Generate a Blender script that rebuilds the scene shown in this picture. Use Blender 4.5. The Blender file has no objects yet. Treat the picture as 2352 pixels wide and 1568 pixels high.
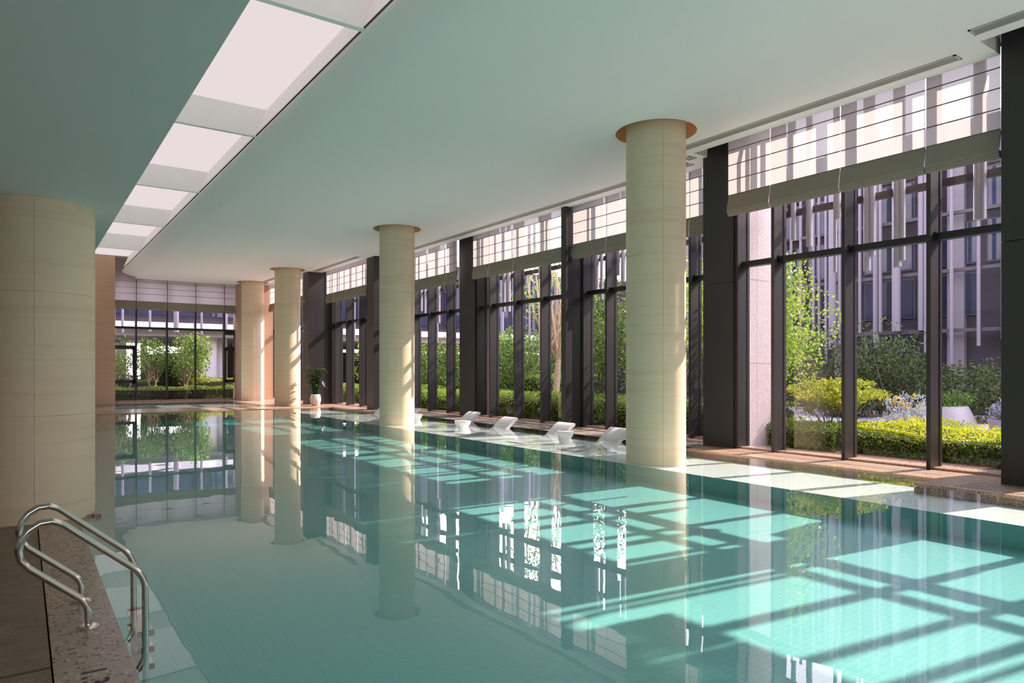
import bpy, bmesh, math, random
import numpy as np
from mathutils import Vector, Matrix
random.seed(7); rng = np.random.default_rng(7)
S = bpy.context.scene; C = S.collection
PI = math.pi

# ---------------------------------------------------------------- camera
cam = bpy.data.cameras.new('camera'); cam.sensor_width = 36.0
cam.lens = 1592 / 2352 * 36; cam.shift_y = 64 / 2352
cam.clip_start = 0.05; cam.clip_end = 400
co = bpy.data.objects.new('camera', cam); C.objects.link(co)
co.location = (0, 0, 1.6); co.rotation_euler = (PI / 2, 0, -math.radians(35.27)); S.camera = co

# ---------------------------------------------------------------- sky, sun, exposure
S.view_settings.view_transform = 'Standard'; S.view_settings.look = 'None'
S.view_settings.exposure = 1.8; S.view_settings.gamma = 1.0; S.view_settings.use_curve_mapping = False
W = bpy.data.worlds.new('sky'); S.world = W; W.use_nodes = True
nt = W.node_tree; nt.nodes.clear()
tc = nt.nodes.new('ShaderNodeTexCoord'); sx = nt.nodes.new('ShaderNodeSeparateXYZ')
rp = nt.nodes.new('ShaderNodeValToRGB'); bg = nt.nodes.new('ShaderNodeBackground'); wo = nt.nodes.new('ShaderNodeOutputWorld')
nt.links.new(tc.outputs['Generated'], sx.inputs[0]); nt.links.new(sx.outputs['Z'], rp.inputs[0])
rp.color_ramp.elements[0].position = 0.0; rp.color_ramp.elements[0].color = (0.97, 0.88, 0.91, 1)
rp.color_ramp.elements[1].position = 0.9; rp.color_ramp.elements[1].color = (0.60, 0.62, 0.84, 1)
nt.links.new(rp.outputs[0], bg.inputs[0]); bg.inputs[1].default_value = 2.1
nt.links.new(bg.outputs[0], wo.inputs[0])
EL, AZ = math.radians(40.0), math.radians(101.5)
sd = Vector((math.cos(EL) * math.sin(AZ), math.cos(EL) * math.cos(AZ), math.sin(EL)))
sun = bpy.data.lights.new('sun', 'SUN'); sun.energy = 4.0; sun.angle = math.radians(0.55); sun.color = (1.0, 0.82, 0.69)
so = bpy.data.objects.new('sun', sun); C.objects.link(so); so.location = (40, -5, 40)
so.rotation_euler = sd.to_track_quat('Z', 'Y').to_euler()
S.cycles.max_bounces = 14; S.cycles.diffuse_bounces = 10; S.cycles.glossy_bounces = 5
S.cycles.transparent_max_bounces = 24; S.cycles.transmission_bounces = 6
S.cycles.sample_clamp_indirect = 6.0; S.cycles.caustics_reflective = True; S.cycles.caustics_refractive = False
PANEL_POWER = 0.232

# ---------------------------------------------------------------- materials
def lin(r, g, b):
    f = lambda c: ((c / 255) / 12.92 if c / 255 <= 0.04045 else (((c / 255) + 0.055) / 1.055) ** 2.4)
    return (f(r), f(g), f(b), 1)
def newmat(name):
    m = bpy.data.materials.new(name); m.use_nodes = True; m.node_tree.nodes.clear()
    return m, m.node_tree
def nd(t, typ, **kw):
    n = t.nodes.new(typ)
    for k, v in kw.items():
        if hasattr(n, k): setattr(n, k, v)
    return n
def pmat(name, col, rough=0.5, metal=0.0, var=0.0, vscale=8.0, stretch=(1, 1, 1), bump=0.0, bscale=40.0, spec=0.5, coat=0.0, col2=None):
    m, t = newmat(name)
    o = nd(t, 'ShaderNodeOutputMaterial'); b = nd(t, 'ShaderNodeBsdfPrincipled'); t.links.new(b.outputs[0], o.inputs[0])
    b.inputs['Base Color'].default_value = col; b.inputs['Roughness'].default_value = rough; b.inputs['Metallic'].default_value = metal
    b.inputs['Specular IOR Level'].default_value = spec; b.inputs['Coat Weight'].default_value = coat
    if var > 0 or col2 or bump > 0:
        c = nd(t, 'ShaderNodeTexCoord'); mp = nd(t, 'ShaderNodeMapping'); mp.inputs['Scale'].default_value = stretch
        t.links.new(c.outputs['Object'], mp.inputs[0])
    if var > 0 or col2:
        n = nd(t, 'ShaderNodeTexNoise'); n.inputs['Scale'].default_value = vscale; n.inputs['Detail'].default_value = 5
        t.links.new(mp.outputs[0], n.inputs[0])
        r = nd(t, 'ShaderNodeValToRGB'); t.links.new(n.outputs[0], r.inputs[0])
        r.color_ramp.elements[0].position = 0.3; r.color_ramp.elements[1].position = 0.7
        c2 = col2 or tuple(max(0, x * (1 - var)) for x in col[:3]) + (1,)
        r.color_ramp.elements[0].color = c2; r.color_ramp.elements[1].color = col
        t.links.new(r.outputs[0], b.inputs['Base Color'])
    if bump > 0:
        n2 = nd(t, 'ShaderNodeTexNoise'); n2.inputs['Scale'].default_value = bscale; t.links.new(mp.outputs[0], n2.inputs[0])
        bp = nd(t, 'ShaderNodeBump'); bp.inputs['Strength'].default_value = bump; bp.inputs['Distance'].default_value = 0.01
        t.links.new(n2.outputs[0], bp.inputs['Height']); t.links.new(bp.outputs[0], b.inputs['Normal'])
    return m
def schlick(t, f0):
    g = nd(t, 'ShaderNodeNewGeometry'); d = nd(t, 'ShaderNodeVectorMath', operation='DOT_PRODUCT')
    t.links.new(g.outputs['Normal'], d.inputs[0]); t.links.new(g.outputs['Incoming'], d.inputs[1])
    a = nd(t, 'ShaderNodeMath', operation='ABSOLUTE'); t.links.new(d.outputs['Value'], a.inputs[0])
    s = nd(t, 'ShaderNodeMath', operation='SUBTRACT'); s.inputs[0].default_value = 1.0; t.links.new(a.outputs[0], s.inputs[1])
    p = nd(t, 'ShaderNodeMath', operation='POWER'); t.links.new(s.outputs[0], p.inputs[0]); p.inputs[1].default_value = 5
    q = nd(t, 'ShaderNodeMath', operation='MULTIPLY_ADD'); t.links.new(p.outputs[0], q.inputs[0]); q.inputs[1].default_value = 1 - f0; q.inputs[2].default_value = f0
    return q
def clearmat(name, tint, f0, rough=0.0, bump=None):
    m, t = newmat(name); o = nd(t, 'ShaderNodeOutputMaterial'); mx = nd(t, 'ShaderNodeMixShader')
    tr = nd(t, 'ShaderNodeBsdfTransparent'); gl = nd(t, 'ShaderNodeBsdfGlossy'); tr.inputs[0].default_value = tint
    gl.inputs['Color'].default_value = (1, 1, 1, 1); gl.inputs['Roughness'].default_value = rough
    t.links.new(schlick(t, f0).outputs[0], mx.inputs[0]); t.links.new(tr.outputs[0], mx.inputs[1]); t.links.new(gl.outputs[0], mx.inputs[2])
    t.links.new(mx.outputs[0], o.inputs[0])
    if bump:
        c = nd(t, 'ShaderNodeTexCoord'); n = nd(t, 'ShaderNodeTexNoise'); n.inputs['Scale'].default_value = bump[0]; n.inputs['Detail'].default_value = 2
        t.links.new(c.outputs['Object'], n.inputs[0]); b = nd(t, 'ShaderNodeBump'); b.inputs['Strength'].default_value = bump[1]; b.inputs['Distance'].default_value = bump[2]
        t.links.new(n.outputs[0], b.inputs['Height']); t.links.new(b.outputs[0], gl.inputs['Normal'])
    return m
def tilemat(name, col, grout, w, h, rough=0.35, mortar=0.004):
    m, t = newmat(name); o = nd(t, 'ShaderNodeOutputMaterial'); b = nd(t, 'ShaderNodeBsdfPrincipled'); t.links.new(b.outputs[0], o.inputs[0])
    c = nd(t, 'ShaderNodeTexCoord'); k = nd(t, 'ShaderNodeTexBrick'); k.offset = 0.0
    t.links.new(c.outputs['Object'], k.inputs['Vector']); k.inputs['Scale'].default_value = 1.0
    k.inputs['Brick Width'].default_value = w; k.inputs['Row Height'].default_value = h; k.inputs['Mortar Size'].default_value = mortar
    k.inputs['Color1'].default_value = col; k.inputs['Color2'].default_value = tuple(x * 0.96 for x in col[:3]) + (1,); k.inputs['Mortar'].default_value = grout
    t.links.new(k.outputs[0], b.inputs['Base Color']); b.inputs['Roughness'].default_value = rough
    return m
def leafmat(name, c1, c2, trans=0.35, c3=None):
    m, t = newmat(name); o = nd(t, 'ShaderNodeOutputMaterial'); g = nd(t, 'ShaderNodeNewGeometry'); r = nd(t, 'ShaderNodeValToRGB')
    t.links.new(g.outputs['Random Per Island'], r.inputs[0]); r.color_ramp.elements[0].color = c1; r.color_ramp.elements[1].color = c2
    if c3:
        e = r.color_ramp.elements.new(0.92); e.color = c2; r.color_ramp.elements[2].color = c3
    b = nd(t, 'ShaderNodeBsdfPrincipled'); b.inputs['Roughness'].default_value = 0.45; b.inputs['Specular IOR Level'].default_value = 0.2
    tl = nd(t, 'ShaderNodeBsdfTranslucent'); mx = nd(t, 'ShaderNodeMixShader'); mx.inputs[0].default_value = trans
    t.links.new(r.outputs[0], b.inputs['Base Color']); t.links.new(r.outputs[0], tl.inputs[0])
    t.links.new(b.outputs[0], mx.inputs[1]); t.links.new(tl.outputs[0], mx.inputs[2]); t.links.new(mx.outputs[0], o.inputs[0])
    return m
def terrazzo(name, base, dark, light, scale=60, rough=0.25):
    m, t = newmat(name); o = nd(t, 'ShaderNodeOutputMaterial'); b = nd(t, 'ShaderNodeBsdfPrincipled'); t.links.new(b.outputs[0], o.inputs[0])
    c = nd(t, 'ShaderNodeTexCoord'); v = nd(t, 'ShaderNodeTexVoronoi'); v.inputs['Scale'].default_value = scale; v.inputs['Randomness'].default_value = 1.0
    t.links.new(c.outputs['Object'], v.inputs['Vector'])
    sp = nd(t, 'ShaderNodeSeparateColor'); t.links.new(v.outputs['Color'], sp.inputs[0])
    r = nd(t, 'ShaderNodeValToRGB'); r.color_ramp.interpolation = 'CONSTANT'; t.links.new(sp.outputs[0], r.inputs[0])
    r.color_ramp.elements[0].color = dark; r.color_ramp.elements[1].position = 0.30; r.color_ramp.elements[1].color = base
    e = r.color_ramp.elements.new(0.86); e.color = light
    lt = nd(t, 'ShaderNodeMath', operation='LESS_THAN'); t.links.new(v.outputs['Distance'], lt.inputs[0]); lt.inputs[1].default_value = 0.46
    mx = nd(t, 'ShaderNodeMix', data_type='RGBA'); t.links.new(lt.outputs[0], mx.inputs['Factor'])
    mx.inputs['A'].default_value = base; t.links.new(r.outputs[0], mx.inputs['B'])
    t.links.new(mx.outputs['Result'], b.inputs['Base Color']); b.inputs['Roughness'].default_value = rough
    return m
def fabric(name, col, tw, see):
    m, t = newmat(name); o = nd(t, 'ShaderNodeOutputMaterial'); d = nd(t, 'ShaderNodeBsdfDiffuse'); tl = nd(t, 'ShaderNodeBsdfTranslucent'); tp = nd(t, 'ShaderNodeBsdfTransparent')
    d.inputs[0].default_value = col; tl.inputs[0].default_value = (0.52, 0.455, 0.44, 1)
    c = nd(t, 'ShaderNodeTexCoord'); n = nd(t, 'ShaderNodeTexNoise'); n.inputs['Scale'].default_value = 55; t.links.new(c.outputs['Object'], n.inputs[0])
    mp = nd(t, 'ShaderNodeMapRange'); mp.inputs['To Min'].default_value = see * 0.6; mp.inputs['To Max'].default_value = see * 1.4; t.links.new(n.outputs[0], mp.inputs[0])
    a = nd(t, 'ShaderNodeMixShader'); a.inputs[0].default_value = tw; t.links.new(d.outputs[0], a.inputs[1]); t.links.new(tl.outputs[0], a.inputs[2])
    z = nd(t, 'ShaderNodeMixShader'); t.links.new(mp.outputs[0], z.inputs[0]); t.links.new(a.outputs[0], z.inputs[1]); t.links.new(tp.outputs[0], z.inputs[2])
    t.links.new(z.outputs[0], o.inputs[0]); return m
def emit(name, col, power):
    m, t = newmat(name); o = nd(t, 'ShaderNodeOutputMaterial'); e = nd(t, 'ShaderNodeEmission'); e.inputs[0].default_value = col; e.inputs[1].default_value = power
    t.links.new(e.outputs[0], o.inputs[0]); return m
def stonemat(name, c1, c2, sc=1.1):
    m, t = newmat(name); o = nd(t, 'ShaderNodeOutputMaterial'); b = nd(t, 'ShaderNodeBsdfPrincipled'); t.links.new(b.outputs[0], o.inputs[0])
    c = nd(t, 'ShaderNodeTexCoord'); mp = nd(t, 'ShaderNodeMapping'); mp.inputs['Scale'].default_value = (0.35, 0.35, 7.0); t.links.new(c.outputs['Object'], mp.inputs[0])
    n = nd(t, 'ShaderNodeTexNoise'); n.inputs['Scale'].default_value = sc; n.inputs['Detail'].default_value = 7; n.inputs['Distortion'].default_value = 0.6; t.links.new(mp.outputs[0], n.inputs[0])
    r = nd(t, 'ShaderNodeValToRGB'); t.links.new(n.outputs[0], r.inputs[0]); r.color_ramp.elements[0].position = 0.33; r.color_ramp.elements[1].position = 0.5
    r.color_ramp.elements[0].color = c2; r.color_ramp.elements[1].color = c1
    t.links.new(r.outputs[0], b.inputs['Base Color']); b.inputs['Roughness'].default_value = 0.55; b.inputs['Specular IOR Level'].default_value = 0.3
    return m
M = dict(
    stone=stonemat('cream_limestone', (0.74, 0.62, 0.44, 1), (0.69, 0.56, 0.385, 1)),
    pinkstone=stonemat('warm_sandstone', (0.47, 0.31, 0.215, 1), (0.445, 0.29, 0.20, 1)),
    ceil=pmat('ceiling_paint', (0.90, 0.885, 0.875, 1), 0.65),
    peach=pmat('peach_veneer', (0.85, 0.55, 0.33, 1), 0.5),
    metal=pmat('dark_bronze_metal', (0.030, 0.026, 0.027, 1), 0.42, 0.0, var=0.15, vscale=3, stretch=(1, 1, 0.2)),
    black=pmat('black_frame', (0.012, 0.011, 0.011, 1), 0.4),
    glass=clearmat('window_glass', (0.93, 0.91, 0.955, 1), 0.04),
    water=clearmat('pool_water', (0.93, 0.985, 0.98, 1), 0.02, 0.0, (1.3, 0.035, 0.05)),
    tile=tilemat('pool_tile', (0.16, 0.46, 0.44, 1), (0.12, 0.39, 0.37, 1), 0.12, 0.06),
    shelf=tilemat('shelf_tile', (0.72, 0.78, 0.73, 1), (0.62, 0.69, 0.64, 1), 0.12, 0.06),
    terra=terrazzo('pink_terrazzo', (0.30, 0.215, 0.165, 1), (0.05, 0.04, 0.035, 1), (0.44, 0.33, 0.26, 1), 38),
    deck=terrazzo('deck_terrazzo', (0.42, 0.28, 0.20, 1), (0.12, 0.08, 0.06, 1), (0.55, 0.40, 0.31, 1), 60),
    grate=pmat('brown_grate', (0.30, 0.215, 0.14, 1), 0.6, var=0.25, vscale=6),
    gap_shade=pmat('grate_gap_shade', (0.01, 0.008, 0.006, 1), 0.8),  # near-black colour standing for the shade in the slat gaps
    steel=pmat('polished_steel', (0.72, 0.68, 0.62, 1), 0.16, 1.0),
    rubber=pmat('black_rubber', (0.01, 0.01, 0.01, 1), 0.6),
    paint=pmat('black_paint', (0.01, 0.01, 0.01, 1), 0.5),
    blind=fabric('linen_blind', (0.72, 0.66, 0.62, 1), 0.60, 0.06),
    hem=pmat('linen_hem', (0.27, 0.235, 0.19, 1), 0.9, bump=0.2, bscale=120),
    batten=pmat('blind_batten', (0.10, 0.08, 0.075, 1), 0.7),
    panel=emit('light_panel', (1.0, 0.895, 0.885, 1), PANEL_POWER),
    white=pmat('white_resin', (0.70, 0.69, 0.70, 1), 0.25),
    pot=pmat('white_ceramic', (0.80, 0.72, 0.64, 1), 0.45),
    soil=pmat('soil', (0.05, 0.035, 0.025, 1), 0.95, var=0.5, vscale=20),
    vent=pmat('vent_grey', (0.50, 0.47, 0.44, 1), 0.5),
    ventd=pmat('vent_dark', (0.20, 0.185, 0.17, 1), 0.7),
    granite=terrazzo('pale_granite', (0.48, 0.41, 0.40, 1), (0.20, 0.17, 0.17, 1), (0.60, 0.53, 0.53, 1), 90, 0.5),
    tube=pmat('white_aluminium', (0.42, 0.40, 0.43, 1), 0.35, 0.2),
    tubed=pmat('dull_aluminium', (0.17, 0.15, 0.18, 1), 0.5, 0.0, spec=0.2),
    rail=pmat('grey_bar', (0.06, 0.052, 0.058, 1), 0.6, spec=0.2),
    fac=pmat('dark_facade', (0.036, 0.029, 0.039, 1), 0.7, var=0.35, vscale=1.5, bump=0.2, bscale=60, spec=0.15),
    facl=pmat('pale_facade', (0.14, 0.12, 0.14, 1), 0.6),
    wing=pmat('white_fascia', (0.86, 0.82, 0.83, 1), 0.5),
    wgrey=pmat('grey_soffit', (0.36, 0.32, 0.34, 1), 0.6),
    colm=pmat('grey_column', (0.56, 0.52, 0.56, 1), 0.45),
    ground=pmat('mulch_ground', (0.26, 0.215, 0.175, 1), 0.95, var=0.5, vscale=9),
    path=pmat('grey_paving', (0.40, 0.37, 0.44, 1), 0.7, var=0.2, vscale=3),
    planter=pmat('grey_planter', (0.34, 0.30, 0.305, 1), 0.5),
    twig=pmat('hedge_core', (0.035, 0.042, 0.018, 1), 0.95, var=0.5, vscale=14, spec=0.05),
    trunk=pmat('bark', (0.22, 0.155, 0.10, 1), 0.9, var=0.4, vscale=12),
    pale_trunk=pmat('pale_bark', (0.48, 0.36, 0.22, 1), 0.85, var=0.4, vscale=12),
    l_hedge=leafmat('hedge_leaf', (0.050, 0.115, 0.011, 1), (0.216, 0.302, 0.029, 1), 0.35, (0.216, 0.115, 0.022, 1)),
    l_gold=leafmat('golden_leaf', (0.346, 0.418, 0.014, 1), (0.576, 0.547, 0.022, 1), 0.35),
    l_maple=leafmat('maple_leaf', (0.11, 0.22, 0.02, 1), (0.33, 0.44, 0.06, 1), 0.4),
    l_mid=leafmat('green_leaf', (0.035, 0.085, 0.012, 1), (0.15, 0.23, 0.04, 1), 0.35),
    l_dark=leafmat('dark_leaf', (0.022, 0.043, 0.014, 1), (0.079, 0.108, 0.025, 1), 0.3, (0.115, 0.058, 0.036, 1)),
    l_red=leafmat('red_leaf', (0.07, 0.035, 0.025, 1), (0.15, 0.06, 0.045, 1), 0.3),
    l_nand=leafmat('nandina_leaf', (0.11, 0.19, 0.015, 1), (0.42, 0.43, 0.035, 1), 0.4, (0.40, 0.20, 0.04, 1)),
    l_silver=leafmat('silver_leaf', (0.42, 0.44, 0.40, 1), (0.66, 0.66, 0.62, 1), 0.2),
    l_lav=leafmat('lavender_leaf', (0.14, 0.22, 0.05, 1), (0.46, 0.36, 0.62, 1), 0.3),
    l_white=leafmat('blossom', (0.62, 0.62, 0.40, 1), (0.88, 0.84, 0.74, 1), 0.3),
    l_yel=leafmat('yellow_flower', (0.75, 0.46, 0.01, 1), (0.85, 0.60, 0.03, 1), 0.2),
    l_pot=leafmat('glossy_leaf', (0.008, 0.03, 0.008, 1), (0.03, 0.09, 0.015, 1), 0.15, (0.30, 0.32, 0.05, 1)),
    bluewin=pmat('blue_window', (0.03, 0.035, 0.075, 1), 0.08, 0.0, spec=0.35, var=0.5, vscale=0.7),
    plain=pmat('plaster', (0.72, 0.66, 0.60, 1), 0.8),
)

# ---------------------------------------------------------------- mesh helpers
LOC = {}
class MB:
    def __init__(s): s.v = []; s.f = []; s.sm = []
    def add(s, vs, fs, smooth=False):
        o = len(s.v); s.v.extend([tuple(p) for p in vs]); s.f.extend([tuple(i + o for i in f) for f in fs]); s.sm.extend([smooth] * len(fs)); return s
    def box(s, x0, x1, y0, y1, z0, z1):
        x0, x1 = min(x0, x1), max(x0, x1); y0, y1 = min(y0, y1), max(y0, y1); z0, z1 = min(z0, z1), max(z0, z1)
        v = [(x0, y0, z0), (x1, y0, z0), (x1, y1, z0), (x0, y1, z0), (x0, y0, z1), (x1, y0, z1), (x1, y1, z1), (x0, y1, z1)]
        return s.add(v, [(3, 2, 1, 0), (4, 5, 6, 7), (0, 1, 5, 4), (1, 2, 6, 5), (2, 3, 7, 6), (3, 0, 4, 7)])
    def quad(s, a, b, c, d): return s.add([a, b, c, d], [(0, 1, 2, 3)])
    def prism_y(s, prof, y0, y1):      # profile of (x, z) going counter-clockwise seen from -Y
        n = len(prof); v = [(x, y0, z) for x, z in prof] + [(x, y1, z) for x, z in prof]
        return s.add(v, [tuple(range(n)), tuple(range(2 * n - 1, n - 1, -1))] + [(i, i + n, (i + 1) % n + n, (i + 1) % n) for i in range(n)])
    def tube(s, pts, rad, seg=8, cap=True):
        pts = [Vector(p) for p in pts]; n = len(pts)
        if not hasattr(rad, '__len__'): rad = [rad] * n
        up = None; rings = []
        for i, p in enumerate(pts):
            d = (pts[min(i + 1, n - 1)] - pts[max(i - 1, 0)]).normalized()
            if up is None:
                up = d.orthogonal().normalized()
            up = (up - d * up.dot(d))
            up = up.normalized() if up.length > 1e-6 else d.orthogonal().normalized()
            w = d.cross(up)
            rings.append([p + (up * math.cos(2 * PI * k / seg) + w * math.sin(2 * PI * k / seg)) * rad[i] for k in range(seg)])
        v = [q for r in rings for q in r]
        f = [(i * seg + k, i * seg + (k + 1) % seg, (i + 1) * seg + (k + 1) % seg, (i + 1) * seg + k) for i in range(n - 1) for k in range(seg)]
        s.add(v, f, True)
        if cap: s.add(rings[0], [tuple(range(seg - 1, -1, -1))]); s.add(rings[-1], [tuple(range(seg))])
        return s
    def lathe(s, cx, cy, prof, seg=48, fn=None, smooth=True, closed=False):
        v = []
        for r, z in prof:
            for k in range(seg):
                a = 2 * PI * k / seg; rr = r * (fn(a, z) if fn else 1)
                v.append((cx + rr * math.cos(a), cy + rr * math.sin(a), z))
        n = len(prof)
        f = [(i * seg + k, i * seg + (k + 1) % seg, (i + 1) * seg + (k + 1) % seg, (i + 1) * seg + k) for i in range(n - 1) for k in range(seg)]
        s.add(v, f, smooth)
        if closed:
            s.add(v[:seg], [tuple(range(seg - 1, -1, -1))]); s.add(v[-seg:], [tuple(range(seg))])
        return s
    def mesh(s, name, off=(0, 0, 0)):
        me = bpy.data.meshes.new(name)
        vs = [(p[0] - off[0], p[1] - off[1], p[2] - off[2]) for p in s.v]
        me.from_pydata(vs, [], s.f); me.polygons.foreach_set('use_smooth', s.sm); me.update()
        return me
    def build(s, name, mat, parent=None, at=None, sharp=None):
        off = LOC.get(parent.name, (0, 0, 0)) if parent else (at or (0, 0, 0))
        me = s.mesh(name, off)
        if sharp: me.set_sharp_from_angle(angle=math.radians(sharp))
        return link(name, me, mat, parent, off)
def link(name, me, mat, parent, off):
    o = bpy.data.objects.new(name, me); C.objects.link(o)
    if mat: me.materials.append(mat)
    if parent: o.parent = parent
    else: o.location = off
    LOC[o.name] = off
    return o
def thing(name, label, cat, loc=(0, 0, 0), group=None):
    o = bpy.data.objects.new(name, None); C.objects.link(o); o.location = loc; o.empty_display_size = 0.1; LOC[o.name] = tuple(loc)
    return tag(o, label, cat, group)
def tag(o, label, cat, group=None, kind='thing'):
    o['label'] = label; o['category'] = cat; o['kind'] = kind
    if group: o['group'] = group
    return o
def struct(o): o['kind'] = 'structure'; return o
def sempty(name):
    o = bpy.data.objects.new(name, None); C.objects.link(o); o.empty_display_size = 0.1; LOC[o.name] = (0, 0, 0); return struct(o)
def leaves(name, P, size, mat, parent, aspect=0.5, up=0.0, jitter=0.35, at=None):
    P = np.asarray(P, float); n = len(P)
    d = rng.normal(size=(n, 3)); d[:, 2] += up; d /= np.linalg.norm(d, axis=1)[:, None]
    r = rng.normal(size=(n, 3)); w = np.cross(d, r); w /= np.linalg.norm(w, axis=1)[:, None]; nn = np.cross(d, w)
    L = size * (1 + jitter * rng.uniform(-1, 1, n))[:, None]
    V = np.empty((n, 4, 3)); V[:, 0] = P - d * L * 0.5; V[:, 2] = P + d * L * 0.5
    V[:, 1] = P + w * L * aspect * 0.5 + nn * L * 0.1; V[:, 3] = P - w * L * aspect * 0.5 + nn * L * 0.1
    off = np.array(LOC.get(parent.name, (0, 0, 0)) if parent else (at or (0, 0, 0)))
    V = (V - off).reshape(-1, 3)
    me = bpy.data.meshes.new(name); me.vertices.add(4 * n); me.vertices.foreach_set('co', V.ravel())
    b = np.arange(n) * 4; idx = np.stack([b, b + 1, b + 2, b, b + 2, b + 3], 1).ravel()
    me.loops.add(6 * n); me.loops.foreach_set('vertex_index', idx); me.polygons.add(2 * n)
    me.polygons.foreach_set('loop_start', np.arange(2 * n) * 3); me.update(calc_edges=True); me.validate()
    return link(name, me, mat, parent, tuple(off))
def cloud(n, c, r, k=24, spread=0.3, shell=0.55):
    c = np.array(c, float); r = np.array(r, float)
    q = rng.normal(size=(k, 3)); q /= np.linalg.norm(q, axis=1)[:, None]; q *= rng.uniform(shell, 1.0, (k, 1))
    g = rng.normal(size=(n, 3)) * spread
    g *= np.minimum(1, 1.6 * spread / np.maximum(1e-6, np.linalg.norm(g, axis=1)))[:, None]
    return c + (q[rng.integers(0, k, n)] + g) * r

# ---------------------------------------------------------------- setting: pool, decks
CE = [(10.5, -9.0, 3.97), (11.18, 3.97, 9.39), (12.15, 9.39, 25.0), (11.18, 25.0, 30.75), (10.5, 30.75, 38.0)]
PE = [(10.15, -9.0, 4.65), (10.81, 4.65, 9.3), (12.18, 9.3, 25.0), (10.72, 25.0, 28.35)]
ZD = 0.02
water = MB()
water.quad((0.49, -9.0, 0), (12.18, -9.0, 0), (12.18, 28.35, 0), (0.49, 28.35, 0)); water.quad((0.3, 31.15, 0), (8.65, 31.15, 0), (8.65, 37.6, 0), (0.3, 37.6, 0))
o = struct(water.build('water', M['water']))
pb = sempty('pool_basin')
f = MB(); f.quad((0.45, -9.0, -0.66), (9.0, -9.0, -0.40), (9.0, 28.4, -0.40), (0.45, 28.4, -0.66)); f.build('basin_floor', M['tile'], pb)
f = MB(); f.quad((9.0, -9.0, -0.125), (12.25, -9.0, -0.125), (12.25, 28.4, -0.125), (9.0, 28.4, -0.125)); f.build('ledge', M['shelf'], pb)
f = MB(); f.quad((9.0, 28.4, -0.42), (9.0, -9.0, -0.42), (9.0, -9.0, -0.125), (9.0, 28.4, -0.125))
f.quad((0.48, -9.0, -0.8), (0.48, 28.4, -0.8), (0.48, 28.4, -0.03), (0.48, -9.0, -0.03)); f.quad((0.48, 28.36, -0.8), (12.25, 28.36, -0.8), (12.25, 28.36, -0.03), (0.48, 28.36, -0.03))
f.build('basin_wall', M['tile'], pb)
f = MB(); f.quad((0.2, 31.1, -0.12), (8.7, 31.1, -0.12), (8.7, 37.7, -0.12), (0.2, 37.7, -0.12)); f.build('small_basin_floor', M['shelf'], pb)
fl = MB()
GX = [13.0] * 4
def dbox(x0, x1, y0, y1, b=-0.30): fl.box(x0, x1, y0, y1, b, ZD)
dbox(10.15, 12.1, -9.0, 4.65); dbox(10.81, 13.0, 4.65, 9.3); dbox(12.18, 13.2, 9.3, 25.0); dbox(10.72, 12.6, 25.0, 28.35)
dbox(0.2, 12.6, 28.35, 31.15); dbox(8.65, 12.2, 31.15, 38.3); dbox(0.2, 8.65, 37.6, 38.3); dbox(-5, 0.2, 28.35, 38.3)
struct(fl.build('floor', M['deck']))
f = MB(); f.box(0.135, 0.49, -9.0, 28.35, -0.12, ZD)
for yc in (9.1, 19.85): f.box(0.49, 0.71, yc - 0.3, yc + 0.75, -0.05, ZD)
cop = struct(f.build('floor', M['terra']))
f = MB(); f.box(-5, 0.135, -9.0, 28.35, -0.30, -0.02); struct(f.build('floor', M['gap_shade']))
# slatted drainage deck on the left
def grate(x0, x1, y0, y1, pitch, along, label, group=None):
    m = MB(); w = pitch * 0.62
    if along == 'x':
        n = int((y1 - y0) / pitch)
        if x0 > 5: gap_shade = MB().box(x0, x1, y0, y1, ZD - 0.01, ZD + 0.001)  # dark plate painted as shade between slats; the deck is solid here
        for i in range(n): m.box(x0, x1, y0 + i * pitch, y0 + i * pitch + w, -0.012, ZD + 0.004)
        for xx in np.arange(x0 + 0.1, x1, 0.35): m.box(xx, xx + 0.02, y0, y1, -0.02, 0.0)
    else:
        n = int((x1 - x0) / pitch)
        for i in range(n): m.box(x0 + i * pitch, x0 + i * pitch + w, y0, y1, ZD - 0.005, ZD + 0.006)
        for yy in np.arange(y0 + 0.1, y1, 0.35): m.box(x0, x1, yy, yy + 0.02, ZD - 0.004, ZD + 0.002)
    t = tag(m.build('drain_grate', M['grate'], at=((x0 + x1) / 2, (y0 + y1) / 2, 0)), label, 'grate', group)
    if x0 > 5: gap_shade.build('gap_shade_plate', M['gap_shade'], t)
    return t
GG = 'slatted grates along the pool'
grate(-1.9, 0.125, 4.44, 8.6, 0.030, 'x', 'long brown slatted grate running behind the pool ladder to the big column', GG)
grate(-1.9, 0.125, 2.2, 4.40, 0.030, 'x', 'brown slatted grate in the near left corner, beside the depth numerals', GG)
grate(10.32, 11.0, -2.0, 4.2, 0.05, 'x', 'brown slatted grate on the deck below the dark pillar at right edge', GG)
grate(11.22, 11.55, 4.75, 8.65, 0.05, 'x', 'narrow slatted grate along the window foot beside the granite pier', GG)
# painted depth numerals on the coping
tx = bpy.data.curves.new('depth_numerals', 'FONT'); tx.body = '1.3'; tx.size = 0.17; tx.extrude = 0.0008; tx.space_character = 1.15
tmp = bpy.data.objects.new('numerals_curve', tx); C.objects.link(tmp); bpy.context.view_layer.update()
me = bpy.data.meshes.new_from_object(tmp.evaluated_get(bpy.context.evaluated_depsgraph_get())); bpy.data.objects.remove(tmp)
to = link('depth_numerals', me, None, None, (0.25, 4.27, ZD + 0.001)); me.materials.clear(); me.materials.append(M['paint']); to.rotation_euler = (0, 0, -PI / 2)
tag(to, 'black depth numerals reading 1.3 painted on the terrazzo coping', 'marking')

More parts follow.
